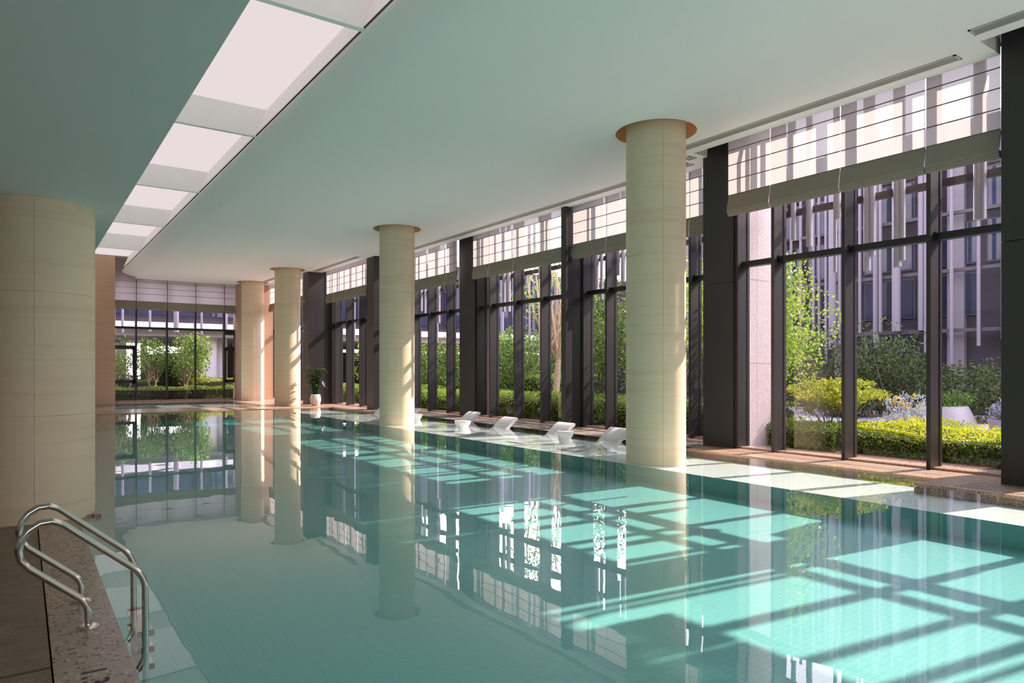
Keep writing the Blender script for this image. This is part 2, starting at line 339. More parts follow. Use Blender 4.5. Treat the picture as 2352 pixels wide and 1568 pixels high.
# ---------------------------------------------------------------- ceiling and shell
def ceiling_mesh():
    bm = bmesh.new()
    outer = [(4.44, -9.0)] 
    for x, y0, y1 in CE: outer += [(x, y0), (x, y1)]
    outer += [(4.44, 38.0)]
    loops = [outer]
    for cx, cy in COLS:
        loops.append([(cx + 0.743 * math.cos(2 * PI * k / 64), cy + 0.743 * math.sin(2 * PI * k / 64)) for k in range(64)])
    es = []
    for lp in loops:
        vs = [bm.verts.new((x, y, 6.0)) for x, y in lp]
        for i in range(len(vs)): es.append(bm.edges.new((vs[i], vs[(i + 1) % len(vs)])))
    bmesh.ops.triangle_fill(bm, use_beauty=True, use_dissolve=False, edges=es)
    for fc in bm.faces:
        if fc.normal.z > 0: fc.normal_flip()
    # edges turned upward along the window side
    pts = outer[1:-1]
    for a, b in zip(pts[:-1], pts[1:]):
        q = [bm.verts.new((a[0], a[1], 6.0)), bm.verts.new((b[0], b[1], 6.0)), bm.verts.new((b[0], b[1], 6.22)), bm.verts.new((a[0], a[1], 6.22))]
        bm.faces.new(q)
    me = bpy.data.meshes.new('ceiling')
    bm.to_mesh(me); bm.free(); return me
CEX = {-9.2: 10.3, 3.42: 10.9, 9.0: 11.9, 25.4: 10.9, 31.0: 10.3}
COLS = [(9.636, 8.99), (9.62, 19.85), (9.58, 30.7), (9.55, 36.25)]
struct(link('ceiling', ceiling_mesh(), M['ceil'], None, (0, 0, 0)))
f = MB(); n = 40
prof = [(3.82 + 0.62 * (1 - max(0.0, math.cos(PI / 2 * k / n)) ** 1.3), 6.24 - 0.24 * math.sin(PI / 2 * k / n) ** 1.3) for k in range(n + 1)]
f.add([(x, -9.0, z) for x, z in prof] + [(x, 37.2, z) for x, z in prof], [(k, k + 1, k + n + 2, k + n + 1) for k in range(n)], True)
f.add([(x, 37.2, z) for x, z in prof] + [(4.44, 37.2, 6.24)], [tuple(range(n + 2))]); struct(f.build('trim_nose', M['ceil']))
f = MB(); f.box(-5, 0.894, -9.0, 38.3, 3.37, 3.62); struct(f.build('ceiling', M['ceil']))
f = MB(); f.box(0.80, 1.0, -9.0, 38.3, 3.62, 6.85); struct(f.build('wall_skylight', M['ceil']))
f = MB()   # upright white strip between nose and light panels, with the groove's shadow painted as a dark strip below
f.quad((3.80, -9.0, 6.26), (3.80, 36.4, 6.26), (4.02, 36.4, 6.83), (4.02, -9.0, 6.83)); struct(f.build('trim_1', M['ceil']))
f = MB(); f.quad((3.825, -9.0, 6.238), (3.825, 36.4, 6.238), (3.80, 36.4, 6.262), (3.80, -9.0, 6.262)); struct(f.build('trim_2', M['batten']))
f = MB(); f.box(-5.2, 4.4, -9.2, 38.6, 7.0, 7.25)
for (x, a, b) in ((11.95, -9.2, 3.42), (12.0, 3.42, 9.0), (12.9, 9.0, 25.4), (11.95, 25.4, 31.0), (11.35, 31.0, 38.6)): f.box(4.4, x, a, b, 7.0, 7.25); f.box(CEX[a], x - 0.12, a, b, 6.46, 6.5)
struct(f.build('roof', M['ceil']))
f = MB(); f.box(-5.2, -5, -9.2, 38.5, -0.3, 7.0); struct(f.build('wall_left', M['plain']))
f = MB(); f.box(-5.2, -4.5, -9.2, -9.0, -0.3, 7.0); f.box(0.4, 13.2, -9.2, -9.0, -0.3, 7.0); f.box(-4.5, 0.4, -9.2, -9.0, 3.3, 7.0); f.box(-4.5, 0.4, -9.2, -9.0, -0.3, ZD); struct(f.build('wall_back', M['plain']))
f = MB(); f.box(-5.2, 13.2, 38.35, 38.5, 6.2, 7.0); f.box(-5.2, 1.2, 38.3, 38.5, -0.3, 7.0); f.box(4.5, 10.8, 37.2, 37.3, 6.22, 7.0); struct(f.build('wall_far', M['plain']))
BY = [3.51, 8.88, 14.22, 19.6, 24.98, 30.5]
f = MB()
for i, y in enumerate(BY):
    f = MB()
    f.prism_y([(1.0, 6.24), (3.82, 6.24), (4.02, 6.81), (1.0, 6.81)], y, y + 0.10)
    struct(f.build('trim_%d' % (3 + i), M['ceil']))
names = ['over the near left corner of the photo', 'largest one seen, above the near ceiling', 'second one down the row from the camera', 'third one down the row', 'fourth one down the row', 'fifth one down the row', 'last one, ending at the sandstone pier']
for i, (a, b) in enumerate(zip([-9.0] + [y + 0.10 for y in BY], BY + [36.4])):
    f = MB(); f.box(1.0, 4.015, a, b, 6.815, 6.86)
    tag(f.build('light_panel', M['panel'], at=(2.5, (a + b) / 2, 6.82)), 'glowing pinkish white skylight panel, ' + names[i], 'skylight', 'skylight panels in the ceiling')
# stone pier at the far end and far right walls
f = MB(); f.box(1.0, 3.49, 36.4, 38.4, 0, 6.82); struct(f.build('wall_pier', M['pinkstone']))
f = MB(); f.box(9.12, 9.5, 36.85, 38.4, 0, 5.99); f.box(9.5, 10.78, 37.0, 38.4, 0, 5.99); struct(f.build('wall_far_right', M['pinkstone']))

# ---------------------------------------------------------------- round columns
def column(x, y, top, label, seam, base=-0.12, ring=True):
    t = thing('stone_column', label, 'column', (x, y, 0), 'round stone columns by the pool')
    zs = [base, 1.12, 2.40, 3.68, 4.96, 6.3]; zs = [z for z in zs if z < top - 0.05] + [top]; R = 0.547
    seg = 72
    for z0, z1 in zip(zs[:-1], zs[1:]):
        m = MB(); v = []; g = 0.004
        prof = [(R - 0.006, z0), (R, z0 + g), (R, z1 - g), (R - 0.006, z1)]
        def fn(a, z):
            for s in (seam, seam + PI):
                if abs((a - s + PI) % (2 * PI) - PI) < PI / seg * 1.01: return 0.9885
            return 1.0
        angs = []
        m2 = MB()
        aa = list(np.linspace(0, 2 * PI, seg, endpoint=False))
        for s in (seam, seam + PI):
            aa += [s - 0.006, s - 0.004, s + 0.004, s + 0.006]
        aa = sorted(a % (2 * PI) for a in aa)
        def rad(a):
            for s in (seam, seam + PI):
                if abs((a - s + PI) % (2 * PI) - PI) < 0.005: return -0.007
            return 0
        for r, z in prof:
            v += [(x + (r + rad(a)) * math.cos(a), y + (r + rad(a)) * math.sin(a), z) for a in aa]
        n = len(aa)
        m2.add(v, [(i * n + k, i * n + (k + 1) % n, (i + 1) * n + (k + 1) % n, (i + 1) * n + k) for i in range(3) for k in range(n)], True)
        m2.build('drum', M['stone'], t, sharp=40)
    if ring:
        m = MB(); m.lathe(x, y, [(0.743, 6.0), (0.743, 6.30), (0.5, 6.30)], 64); m.build('recess_collar', M['peach'], t, sharp=40)
    return t
va = math.atan2
column(9.636, 8.99, 6.3, 'tall round cream column in front of the granite pier, nearest on the right', -2.15)
column(9.62, 19.85, 6.3, 'round cream column in the middle, white bowl table at its right', -2.05)
column(9.58, 30.7, 6.3, 'round cream column on the far deck, left of the potted plant', -2.3, 0.0)
column(9.55, 36.25, 6.3, 'farthest round cream column, beside the far end windows', -2.3, 0.0)
column(0.13, 9.13, 3.37, 'massive round cream column at the left edge behind the pool ladder', -1.62, 0.0, False)
column(0.13, 19.9, 3.37, 'round cream column hidden down the left side of the pool', -1.6, 0.0, False)

# ---------------------------------------------------------------- dark clad pillars
def pillar(x0, x1, y0, y1, label, joint=True):
    m = MB(); t = thing('clad_pillar', label, 'pillar', ((x0 + x1) / 2, (y0 + y1) / 2, 0), 'dark metal pillars of the window wall')
    m = MB(); m.box(x0, x1, y0, y1, ZD, 3.345); m.build('lower_cladding', M['metal'], t)
    m = MB(); m.box(x0, x1, y0, y1, 3.355, 6.6); m.build('upper_cladding', M['metal'], t)
    return t
pillar(11.0, 12.55, 3.4, 3.9, 'near black metal pillar cut off by the right edge of the photo')
pillar(11.6, 13.1, 8.75, 9.5, 'dark metal pillar between the granite pier and the nearest right column')
pillar(11.98, 12.55, 14.43, 14.62, 'thin dark metal pillar with a sunlit side, standing out past its blinds')
pillar(12.5, 13.1, 19.85, 20.85, 'wide dark metal pillar behind the farther bowl table and its lounger')
pillar(11.17, 12.9, 25.1, 25.75, 'dark metal pillar just left of the middle cream column')
pillar(10.52, 12.0, 30.75, 31.45, 'dark metal pillar right behind the potted plant')

# ---------------------------------------------------------------- window bays
HEAD = 6.45
bays = [  # y0, y1, ceiling edge, fin front x, fins, blind splits
    (-9.0, 3.4, 10.5, 11.6, [-7.4, -6.0, -4.6, -3.2, -1.85, -0.5, 0.85, 2.2], [-9.0, -7.4, -6.0, -4.6, -3.2, -1.85, -0.5, 0.85, 2.2, 2.97]),  # bay lengthened behind the camera, unseen, to bounce in more sunlight
    (3.9, 8.75, 11.18, 11.65, [5.09, 6.475, 7.86], [3.985, 4.98, 6.33, 7.665, 8.6]),
    (9.5, 14.43, 12.15, 12.55, [10.63, 12.02, 13.43], [9.55, 10.37, 11.72, 13.07, 14.40]),
    (14.62, 19.85, 12.15, 12.55, [14.68, 16.24, 17.6, 19.0], [14.66, 15.835, 17.17, 18.54, 19.5]),
    (20.85, 25.1, 12.15, 12.55, [21.8, 23.2, 24.5], [20.5, 21.31, 22.634, 23.95, 24.75]),
    (25.75, 30.75, 11.18, 11.6, [27.5, 28.95, 30.3], [25.95, 26.84, 28.13, 29.4, 30.45]),
    (31.45, 38.3, 10.5, 11.0, [32.6, 34.0, 35.4, 36.6], [31.2, 32.4, 33.8, 35.2, 36.9]),
]
FD = 0.30
bayname = ['in the near bay beyond the photo edge', 'beside the granite pier bay', 'right of the thin sunlit pillar', 'left of the thin sunlit pillar',
           'right of the middle cream column', 'right of the potted plant', 'in the last bay before the far end']
ordn = ['first', 'second', 'third', 'fourth', 'fifth', 'sixth', 'seventh', 'eighth', 'ninth']
def roman_blind(p0, p1, xin, axis, label, group, zb=4.58, zband=4.97, ztop=6.47, lines=(5.27, 5.56, 5.85)):
    # p0..p1 along the wall, xin = fabric plane; room side is towards smaller coordinate of the other axis
    def pt(a, d, z): return (xin - d, a, z) if axis == 'y' else (a, xin - d, z)
    t = thing('roman_blind', label, 'blind', pt((p0 + p1) / 2, 0, zb), group)
    def ext(m, prof, a0, a1):
        n = len(prof); v = [pt(a0, d, z) for d, z in prof] + [pt(a1, d, z) for d, z in prof]
        m.add(v, [tuple(range(n)), tuple(range(2 * n - 1, n - 1, -1))] + [(i, i + n, (i + 1) % n + n, (i + 1) % n) for i in range(n)])
    m = MB(); a, b, c, d = pt(p0, 0, zband), pt(p1, 0, zband), pt(p1, 0, ztop), pt(p0, 0, ztop); m.quad(a, b, c, d); m.build('fabric', M['blind'], t)
    m = MB(); ext(m, [(0, zband + 0.004), (0.055, zb + 0.10), (0.05, zb + 0.095), (-0.03, zband - 0.02)], p0, p1)
    ext(m, [(0.055, zb + 0.098), (0.045, zb + 0.064), (-0.05, zb + 0.064), (-0.05, zb + 0.098)], p0 + 0.004, p1 - 0.004)
    ext(m, [(0.045, zb + 0.060), (0.03, zb + 0.030), (-0.05, zb + 0.030), (-0.05, zb + 0.060)], p0 + 0.006, p1 - 0.006)
    ext(m, [(0.03, zb + 0.026), (0.01, zb), (-0.05, zb), (-0.05, zb + 0.026)], p0 + 0.008, p1 - 0.008)
    m.build('folded_hem', M['hem'], t)
    for z in (zband + 0.012,) + tuple(lines):
        m = MB(); ext(m, [(0.006, z - 0.006), (0.006, z + 0.006), (-0.006, z + 0.006), (-0.006, z - 0.006)], p0, p1); m.build('batten', M['batten'], t)
    return t
for bi, (y0, y1, ce, ff, fins, spl) in enumerate(bays):
    w = sempty('window_%d' % (bi + 1)); gx = ff + FD
    m = MB(); m.quad((gx + 0.02, y1, ZD), (gx + 0.02, y0, ZD), (gx + 0.02, y0, HEAD), (gx + 0.02, y1, HEAD)); m.build('glazing', M['glass'], w)
    ends = [y0 + 0.001] + fins + [y1 - 0.07]
    for k, yf in enumerate(sorted(set(ends))):
        m = MB(); m.box(ff, gx, yf, yf + 0.065, ZD, HEAD); m.box(gx, gx + 0.07, yf - 0.01, yf + 0.075, ZD, HEAD); m.build('mullion', M['metal'], w)
    m = MB(); m.box(ff + 0.14, gx, y0, y1, 3.645, 3.755); m.box(gx, gx + 0.06, y0, y1, 3.66, 3.74)
    for yf in fins: m.box(ff + 0.11, gx - 0.02, yf - 0.03, yf + 0.10, 3.63, 3.77)
    m.build('transom', M['black'], w)
    m = MB(); m.box(ff + 0.08, gx + 0.07, y0, y1, ZD, ZD + 0.035); m.build('sill', M['deck'], w)
    m = MB(); m.box(gx - 0.05, gx + 0.07, y0 - 0.6, y1 + 0.2, HEAD, 7.0); m.build('head_panel', M['metal'], w)
    n = len(spl) - 1
    for k in range(n):
        lab = 'pale roman blind %s, %s from the right there' % (bayname[bi], ordn[k])
        roman_blind(spl[k] + 0.007, spl[k + 1] - 0.007, ce + 0.06, 'y', lab, 'roman blinds of the long window wall')
# far end window
w = sempty('window_8'); yg = 38.2
m = MB(); m.quad((3.45, yg, ZD), (9.15, yg, ZD), (9.15, yg, 6.3), (3.45, yg, 6.3)); m.build('glazing', M['glass'], w)
FX = [4.50, 5.86, 7.17, 8.55]
for x in FX:
    m = MB(); m.box(x, x + 0.07, yg - 0.22, yg + 0.06, ZD, 6.3); m.build('mullion', M['black'], w)
m = MB(); m.box(3.45, 9.15, yg - 0.10, yg + 0.05, 3.57, 3.68); m.build('transom', M['black'], w)
m = MB(); m.box(3.45, 9.15, yg - 0.25, yg + 0.1, ZD, ZD + 0.06); m.build('sill', M['deck'], w)
for xa, xb in ((3.45, 4.52), (8.62, 9.15)):
    m = MB(); m.box(xa, xb, yg - 0.08, yg + 0.03, 2.58, 2.76); m.box(xa, xb, yg - 0.08, yg + 0.03, 0.92, 1.08); xv = xb - 0.12 if xa < 4 else xa
    m.box(xv, xv + 0.11, yg - 0.08, yg + 0.03, 0.92, 2.7)
    if xa > 4: m.box(xa, xb, yg - 0.08, yg + 0.03, 3.40, 3.57); m.box(xb - 0.07, xb, yg - 0.08, yg + 0.03, 0.92, 3.5)
    m.build('casement', M['black'], w)
fs = [3.45] + [x + 0.03 for x in FX] + [9.12]
fn = ['beside the sandstone pier', 'second from the sandstone pier', 'middle of the five', 'fourth from the sandstone pier', 'beside the farthest column']
for k in range(5):
    roman_blind(fs[k] + 0.012, fs[k + 1] - 0.012, 37.92, 'x', 'shaded grey roman blind on the far end window, ' + fn[k], 'roman blinds of the far end window', zb=4.50, zband=4.90)
w = sempty('window_9')  # unseen window added behind the camera to brighten the left ceiling
m = MB(); m.quad((0.4, -9.1, ZD), (-4.5, -9.1, ZD), (-4.5, -9.1, 3.3), (0.4, -9.1, 3.3)); m.build('glazing', M['glass'], w)
for x in np.arange(-4.5, 0.41, 1.22):
    m = MB(); m.box(x - 0.035, x + 0.035, -9.2, -8.9, ZD, 3.3); m.build('mullion', M['black'], w)
m = MB(); m.box(-4.5, 0.4, -9.15, -9.0, 2.3, 2.4); m.build('transom', M['black'], w)
# ceiling slot diffusers
def diffuser(x, y0, y1, label):
    t = thing('slot_diffuser', label, 'air vent', (x, (y0 + y1) / 2, 6.0), 'slot diffusers in the ceiling')
    m = MB(); a, b = x - 0.11, x + 0.11
    for q in ((a, a + 0.025, y0, y1), (b - 0.025, b, y0, y1), (a, b, y0, y0 + 0.03), (a, b, y1 - 0.03, y1)): m.box(*q, 5.985, 6.0)
    m.build('frame', M['vent'], t)
    m = MB(); m.box(a + 0.02, b - 0.02, y0 + 0.02, y1 - 0.02, 5.998, 6.0); m.build('backing', M['ventd'], t)
    m = MB()
    for k in range(6): xx = a + 0.036 + k * 0.027; m.box(xx, xx + 0.012, y0 + 0.02, y1 - 0.02, 5.988, 5.998)
    m.build('slats', M['vent'], t)
diffuser(10.13, -1.0, 3.93, 'long grey ceiling slot vent in the upper right corner')
diffuser(10.76, 4.33, 9.3, 'long grey ceiling slot vent along the blinds by the granite pier')
diffuser(11.68, 9.9, 24.6, 'longest grey ceiling slot vent, following the middle bays of blinds')
diffuser(10.72, 25.6, 30.4, 'ceiling slot vent above the bay right of the potted plant')
diffuser(9.95, 31.6, 36.0, 'farthest ceiling slot vent, between the two far columns')
diffuser(11.35, 9.55, 9.75, 'short end of a ceiling vent beside the nearest right column')

# ---------------------------------------------------------------- pool ladder
def bez(pts, n=8, r=0.09):
    out = [Vector(pts[0])]
    for i in range(1, len(pts) - 1):
        p, a, b = Vector(pts[i]), Vector(pts[i - 1]), Vector(pts[i + 1])
        rr = min(r if not isinstance(pts[i], tuple) or len(pts[i]) < 4 else r, (a - p).length * 0.49, (b - p).length * 0.49)
        s, e = p + (a - p).normalized() * rr, p + (b - p).normalized() * rr
        out += [s.lerp(p, k / n).lerp(p.lerp(e, k / n), k / n) for k in range(n + 1)]
    out.append(Vector(pts[-1])); return out
lad = thing('pool_ladder', 'polished steel pool ladder with two curved handrails at the near left', 'ladder', (0.45, 5.27, 0))
prof = [(0.334, 0.03), (0.334, 0.152), (0.02, 0.44), (-0.075, 0.56), (0.09, 0.735), (0.235, 0.665), (0.62, 0.325), (0.642, 0.20), (0.648, -0.62)]
for y in (4.98, 5.555):
    pts = bez([(0.334, y, 0.02), (0.334, y, 0.165), (0.035, y, 0.425)], 8, 0.11)
    # big loop at the top
    loop = [(0.035, 0.425), (-0.005, 0.475), (-0.016, 0.535), (0.0, 0.60), (0.035, 0.65), (0.09, 0.685), (0.15, 0.69), (0.205, 0.665)]
    pts = pts[:-1] + [Vector((x, y, z)) for x, z in loop[0:]]
    tail = bez([(0.205, y, 0.665), (0.605, y, 0.318), (0.646, y, 0.24), (0.65, y, -0.62)], 8, 0.10)
    pts = pts + tail[1:]
    m = MB(); m.tube(pts, 0.0205, 18); m.build('handrail', M['steel'], lad)
    m = MB(); m.lathe(0.334, y, [(0.021, 0.034), (0.045, 0.033), (0.058, 0.029), (0.062, ZD + 0.001)], 28); m.build('flange', M['steel'], lad)
for z in (-0.095, -0.20, -0.31):
    m = MB(); m.box(0.60, 0.70, 5.01, 5.525, z - 0.012, z)
    for k in range(24): m.box(0.60, 0.70, 5.02 + k * 0.021, 5.027 + k * 0.021, z, z + 0.004)
    tr = m.build('tread', M['steel'], lad)
    for y in (4.995, 5.53):
        m = MB(); m.box(0.605, 0.70, y - 0.014, y + 0.014, z - 0.018, z + 0.010); m.build('end_cap', M['rubber'], tr)

# ---------------------------------------------------------------- ledge loungers, bowl tables, pool fittings
def lounger(x, ya, yb, label):
    t = thing('ledge_lounger', label, 'lounger', (x, (ya + yb) / 2, 0), 'white in-water loungers on the pool ledge')
    top = [(0.40, 0.285), (0.33, 0.262), (0.24, 0.205), (0.13, 0.115), (0.0, 0.0), (-0.13, -0.07), (-0.30, -0.095), (-0.55, -0.075), (-0.78, -0.045), (-1.0, -0.075), (-1.2, -0.105)]
    bot = [(-1.2, -0.124), (-0.3, -0.124), (-0.02, -0.12), (0.10, -0.02), (0.22, 0.08), (0.33, 0.175), (0.415, 0.225)]
    def ribbon(tp, bt, a, b):
        m = MB(); pr = [(x + p, z) for p, z in tp] + [(x + p, z) for p, z in bt]; n = len(pr)
        v = [(q[0], a, q[1]) for q in pr] + [(q[0], b, q[1]) for q in pr]
        m.add(v, [tuple(range(n)), tuple(range(2 * n - 1, n - 1, -1))]); m.add(v, [(i, (i + 1) % n, (i + 1) % n + n, i + n) for i in range(n)], True)
        return m
    ribbon(top[:5], bot[2:], ya, yb).build('backrest', M['white'], t, sharp=50)
    ribbon(top[4:], bot[:3], ya, yb).build('seat', M['white'], t, sharp=50)
lounger(10.64, 15.34, 15.98, 'white water lounger alone in the middle, no bowl table before it')
lounger(10.63, 12.93, 13.56, 'white water lounger half behind the nearer white bowl table')
lounger(10.62, 11.03, 11.65, 'white water lounger partly cut off by the nearest right column')
lounger(11.12, 17.98, 18.60, 'white water lounger half behind the farther white bowl table')
lounger(10.50, 22.95, 23.60, 'white water lounger peeking out left of the middle column')
lounger(10.60, 20.9, 21.5, 'white water lounger hidden behind the middle column')
def bowl(x, y, label):
    t = thing('bowl_table', label, 'table', (x, y, -0.12), 'white bowl side tables in the pool')
    m = MB(); m.lathe(x, y, [(0.12, -0.125), (0.125, -0.06), (0.15, 0.0), (0.20, 0.07), (0.225, 0.13), (0.232, 0.165), (0.225, 0.172)], 40, closed=False); m.build('bowl', M['white'], t)
    m = MB(); m.lathe(x, y, [(0.224, 0.169), (0.218, 0.165), (0.001, 0.163)], 40); m.build('table_top', M['white'], t)
bowl(10.02, 16.55, 'white bowl shaped side table standing in water, the farther one')
bowl(10.27, 12.42, 'white bowl shaped side table standing in water, the nearer one')
bowl(10.2, 19.75, 'white bowl shaped side table mostly hidden behind the middle column')
for k, y in enumerate((11.9, 13.9, 16.4, 21.0)):
    o = MB(); o.lathe(0, 0, [(0.001, 0.012), (0.045, 0.012), (0.055, 0.008), (0.06, 0.0)], 24)
    q = thing('pool_light', 'small round fitting on the ledge wall, %s from the near side' % ordn[k], 'pool light', (8.998, y, -0.22), 'round fittings on the ledge wall')
    a = o.build('lens', M['ventd'], None); a.parent = q; a.location = (0, 0, 0); a.rotation_euler = (0, -PI / 2, 0)
m = MB(); m.lathe(5.8, 2.85, [(0.001, -0.50), (0.09, -0.50), (0.10, -0.508), (0.10, -0.53)], 28); tag(m.build('floor_drain', M['tile'], at=(5.8, 2.85, -0.5)), 'small round drain cover on the sunlit pool floor', 'drain')

# ---------------------------------------------------------------- potted plant
px_, py_ = 10.45, 29.6
pt = thing('potted_plant', 'leafy potted plant in a swirled white pot by the dark pillar', 'plant', (px_, py_, ZD))
m = MB(); prof = [(0.15, ZD), (0.19, 0.10), (0.225, 0.24), (0.225, 0.34), (0.20, 0.46), (0.185, 0.51), (0.17, 0.51), (0.165, 0.46)]
m.lathe(px_, py_, prof, 96, fn=lambda a, z: 1 + 0.03 * math.cos(14 * (a + 2.2 * z))); m.build('pot', M['pot'], pt)
m = MB(); m.lathe(px_, py_, [(0.17, 0.47), (0.001, 0.48)], 24); m.build('soil', M['soil'], pt)
m = MB(); lf = MB()
for k in range(58):
    a = rng.uniform(0, 2 * PI); h = rng.uniform(0.80, 1.62); r = rng.uniform(0.03, 0.26); b = Vector((px_ + 0.08 * math.cos(a), py_ + 0.08 * math.sin(a), 0.48))
    e = Vector((px_ + r * math.cos(a), py_ + r * math.sin(a), h)); m.tube([b, b.lerp(e, 0.5) + Vector((0, 0, 0.05)), e], [0.011, 0.009, 0.006], 5)
    L = rng.uniform(0.28, 0.42); out = Vector((math.cos(a), math.sin(a), 0)); w = Vector((-math.sin(a), math.cos(a), 0)); tilt = rng.uniform(0.3, 1.3)
    ctr = [e + out * L * s * math.cos(tilt * (1 - 0.9 * s)) * 0.9 + Vector((0, 0, L * s * math.sin(tilt * (1 - 1.1 * s)))) for s in np.linspace(0, 1, 6)]
    wd = [0.01, 0.05, 0.07, 0.065, 0.04, 0.002]
    v = []
    for c, q in zip(ctr, wd): v += [c - w * q + Vector((0, 0, 0.3 * q)), c, c + w * q + Vector((0, 0, 0.3 * q))]
    fcs = []
    for i in range(5): fcs += [(3 * i, 3 * i + 1, 3 * i + 4, 3 * i + 3), (3 * i + 1, 3 * i + 2, 3 * i + 5, 3 * i + 4)]
    lf.add(v, fcs, True)
m.build('stems', M['l_pot'], pt); lf.build('foliage', M['l_pot'], pt)
m = MB(); fp = Vector((px_ + 0.22, py_ - 0.24, 0.98))
v = [fp + Vector((0.0, 0.0, 0.12)), fp + Vector((0.07, 0.03, 0.03)), fp + Vector((0.10, -0.06, -0.17)), fp + Vector((-0.03, -0.06, 0.0)), fp + Vector((0.05, -0.04, -0.02))]
m.add(v, [(0, 1, 4), (1, 2, 4), (2, 3, 4), (3, 0, 4)], True); m.build('flower', M['white'], pt)

# ---------------------------------------------------------------- outside: ground, hedges, plants
f = MB(); f.quad((11.2, -40, 0.0), (120, -40, 0.0), (120, 140, 0.0), (11.2, 140, 0.0)); f.quad((-60, -60, 0.0), (11.2, -60, 0.0), (11.2, -9.2, 0.0), (-60, -9.2, 0.0)); f.quad((-60, 38.3, 0.0), (11.2, 38.3, 0.0), (11.2, 140, 0.0), (-60, 140, 0.0)); struct(f.build('ground', M['ground']))
f = MB()
pathpts = [(16.6, -6), (17.6, 2), (18.4, 8), (19.4, 12.5), (20.6, 16), (22.2, 20)]
for (xa, ya), (xb, yb) in zip(pathpts[:-1], pathpts[1:]): f.quad((xa, ya, 0.012), (xa + 4.2, ya, 0.012), (xb + 4.2, yb, 0.012), (xb, yb, 0.012))
f.quad((20, 22, 0.012), (23, 21, 0.012), (30, 40, 0.012), (27, 41, 0.012)); struct(f.build('path', M['path']))
def boxpts(n, x0, x1, y0, y1, z0, z1, topw=0.45):
    P = rng.uniform((x0, y0, z0), (x1, y1, z1), (n, 3)); k = int(n * topw); P[:k, 2] = z1 + rng.normal(0, 0.025, k); j = int(n * 0.3); P[k:k + j, 0] = x0 + np.abs(rng.normal(0, 0.06, j))
    P[:, 2] += 0.05 * np.sin(P[:, 1] * 2.1) + 0.04 * np.sin(P[:, 0] * 3.3 + P[:, 1])
    return P
def hedge(x0, x1, y0, y1, h, n, label, gold=False, size=0.055, mat='l_hedge'):
    t = thing('hedge', label, 'hedge', ((x0 + x1) / 2, (y0 + y1) / 2, 0), 'clipped hedges outside the windows')
    m = MB(); e = min(0.16, 0.2 * h); nx, ny = 8, max(4, int((y1 - y0) / 0.6)); gx = np.linspace(x0 + e, x1 - e, nx); gy = np.linspace(y0 + e, y1 - e, ny)
    v = [(a, b, h * 0.86 + rng.normal(0, 0.03 * h) - (0.12 * h if i in (0, nx - 1) else 0)) for i, a in enumerate(gx) for b in gy] + [(a, b, 0) for a in gx for b in gy]
    N = nx * ny; fq = [(i * ny + j, (i + 1) * ny + j, (i + 1) * ny + j + 1, i * ny + j + 1) for i in range(nx - 1) for j in range(ny - 1)]
    sd_ = [(j, j + 1, N + j + 1, N + j) for j in range(ny - 1)] + [(N + (nx - 1) * ny + j, N + (nx - 1) * ny + j + 1, (nx - 1) * ny + j + 1, (nx - 1) * ny + j) for j in range(ny - 1)]
    sd_ += [(N + i * ny, N + (i + 1) * ny, (i + 1) * ny, i * ny) for i in range(nx - 1)] + [(i * ny + ny - 1, (i + 1) * ny + ny - 1, N + (i + 1) * ny + ny - 1, N + i * ny + ny - 1) for i in range(nx - 1)]
    m.add(v, fq + sd_); m.build('dark_core', M['twig'], t)  # solid dark core added inside the leaves to block the bright background
    leaves('foliage', boxpts(n, x0, x1, y0, y1, 0.0, h, 0.15 if gold else 0.4), size, M[mat], t, 0.55)
    if gold:
        P = boxpts(int(n * 0.75), x0 + 0.25, x1, y0, y1, h - 0.05, h + 0.02, 0.7); leaves('golden_tips', P, size * 0.95, M['l_gold'], t, 0.5, up=0.9)
hedge(12.75, 15.6, 1.0, 7.2, 0.46, 15000, 'low hedge with bright yellow top under the right windows', True)
hedge(12.6, 14.6, 7.2, 9.2, 0.50, 5000, 'green hedge around the foot of the fine leaved bush', False)
hedge(13.2, 15.4, 9.6, 14.5, 0.75, 9000, 'green hedge outside the bay right of the thin sunlit pillar', False)
hedge(13.2, 15.6, 14.6, 19.9, 0.75, 9000, 'green hedge outside the bay left of the thin sunlit pillar', False, 0.065)
hedge(13.3, 16.0, 20.6, 26.0, 0.70, 8000, 'bright green hedge seen just right of the middle column', False, 0.075, 'l_maple')
hedge(13.0, 15.5, 26.4, 36.0, 0.8, 8000, 'green hedge outside the bay right of the potted plant', False, 0.08, 'l_maple')
hedge(0.5, 12.0, 38.9, 40.6, 0.62, 11000, 'green hedge along the foot of the far end window', False, 0.09, 'l_hedge')
hedge(2.0, 6.4, 43.6, 44.8, 0.95, 5000, 'taller rounded hedge behind the far hedge', False, 0.10, 'l_mid')
hedge(8.0, 13.5, 42.5, 45.5, 1.0, 5000, 'yellow green hedge behind the far end window at right', False, 0.10, 'l_nand')
def branchy(m, base, tips, r0, bend=0.25, seg=7):
    base = Vector(base)
    for tp in tips:
        tp = Vector(tp); mid = base.lerp(tp, 0.5) + Vector((rng.normal(0, 0.06), rng.normal(0, 0.06), 0)) * (tp - base).length
        pts = [base.lerp(mid, s).lerp(mid.lerp(tp, s), s) for s in np.linspace(0, 1, 6)]
        m.tube(pts, [r0 * (1 - 0.8 * s) for s in np.linspace(0, 1, 6)], seg)
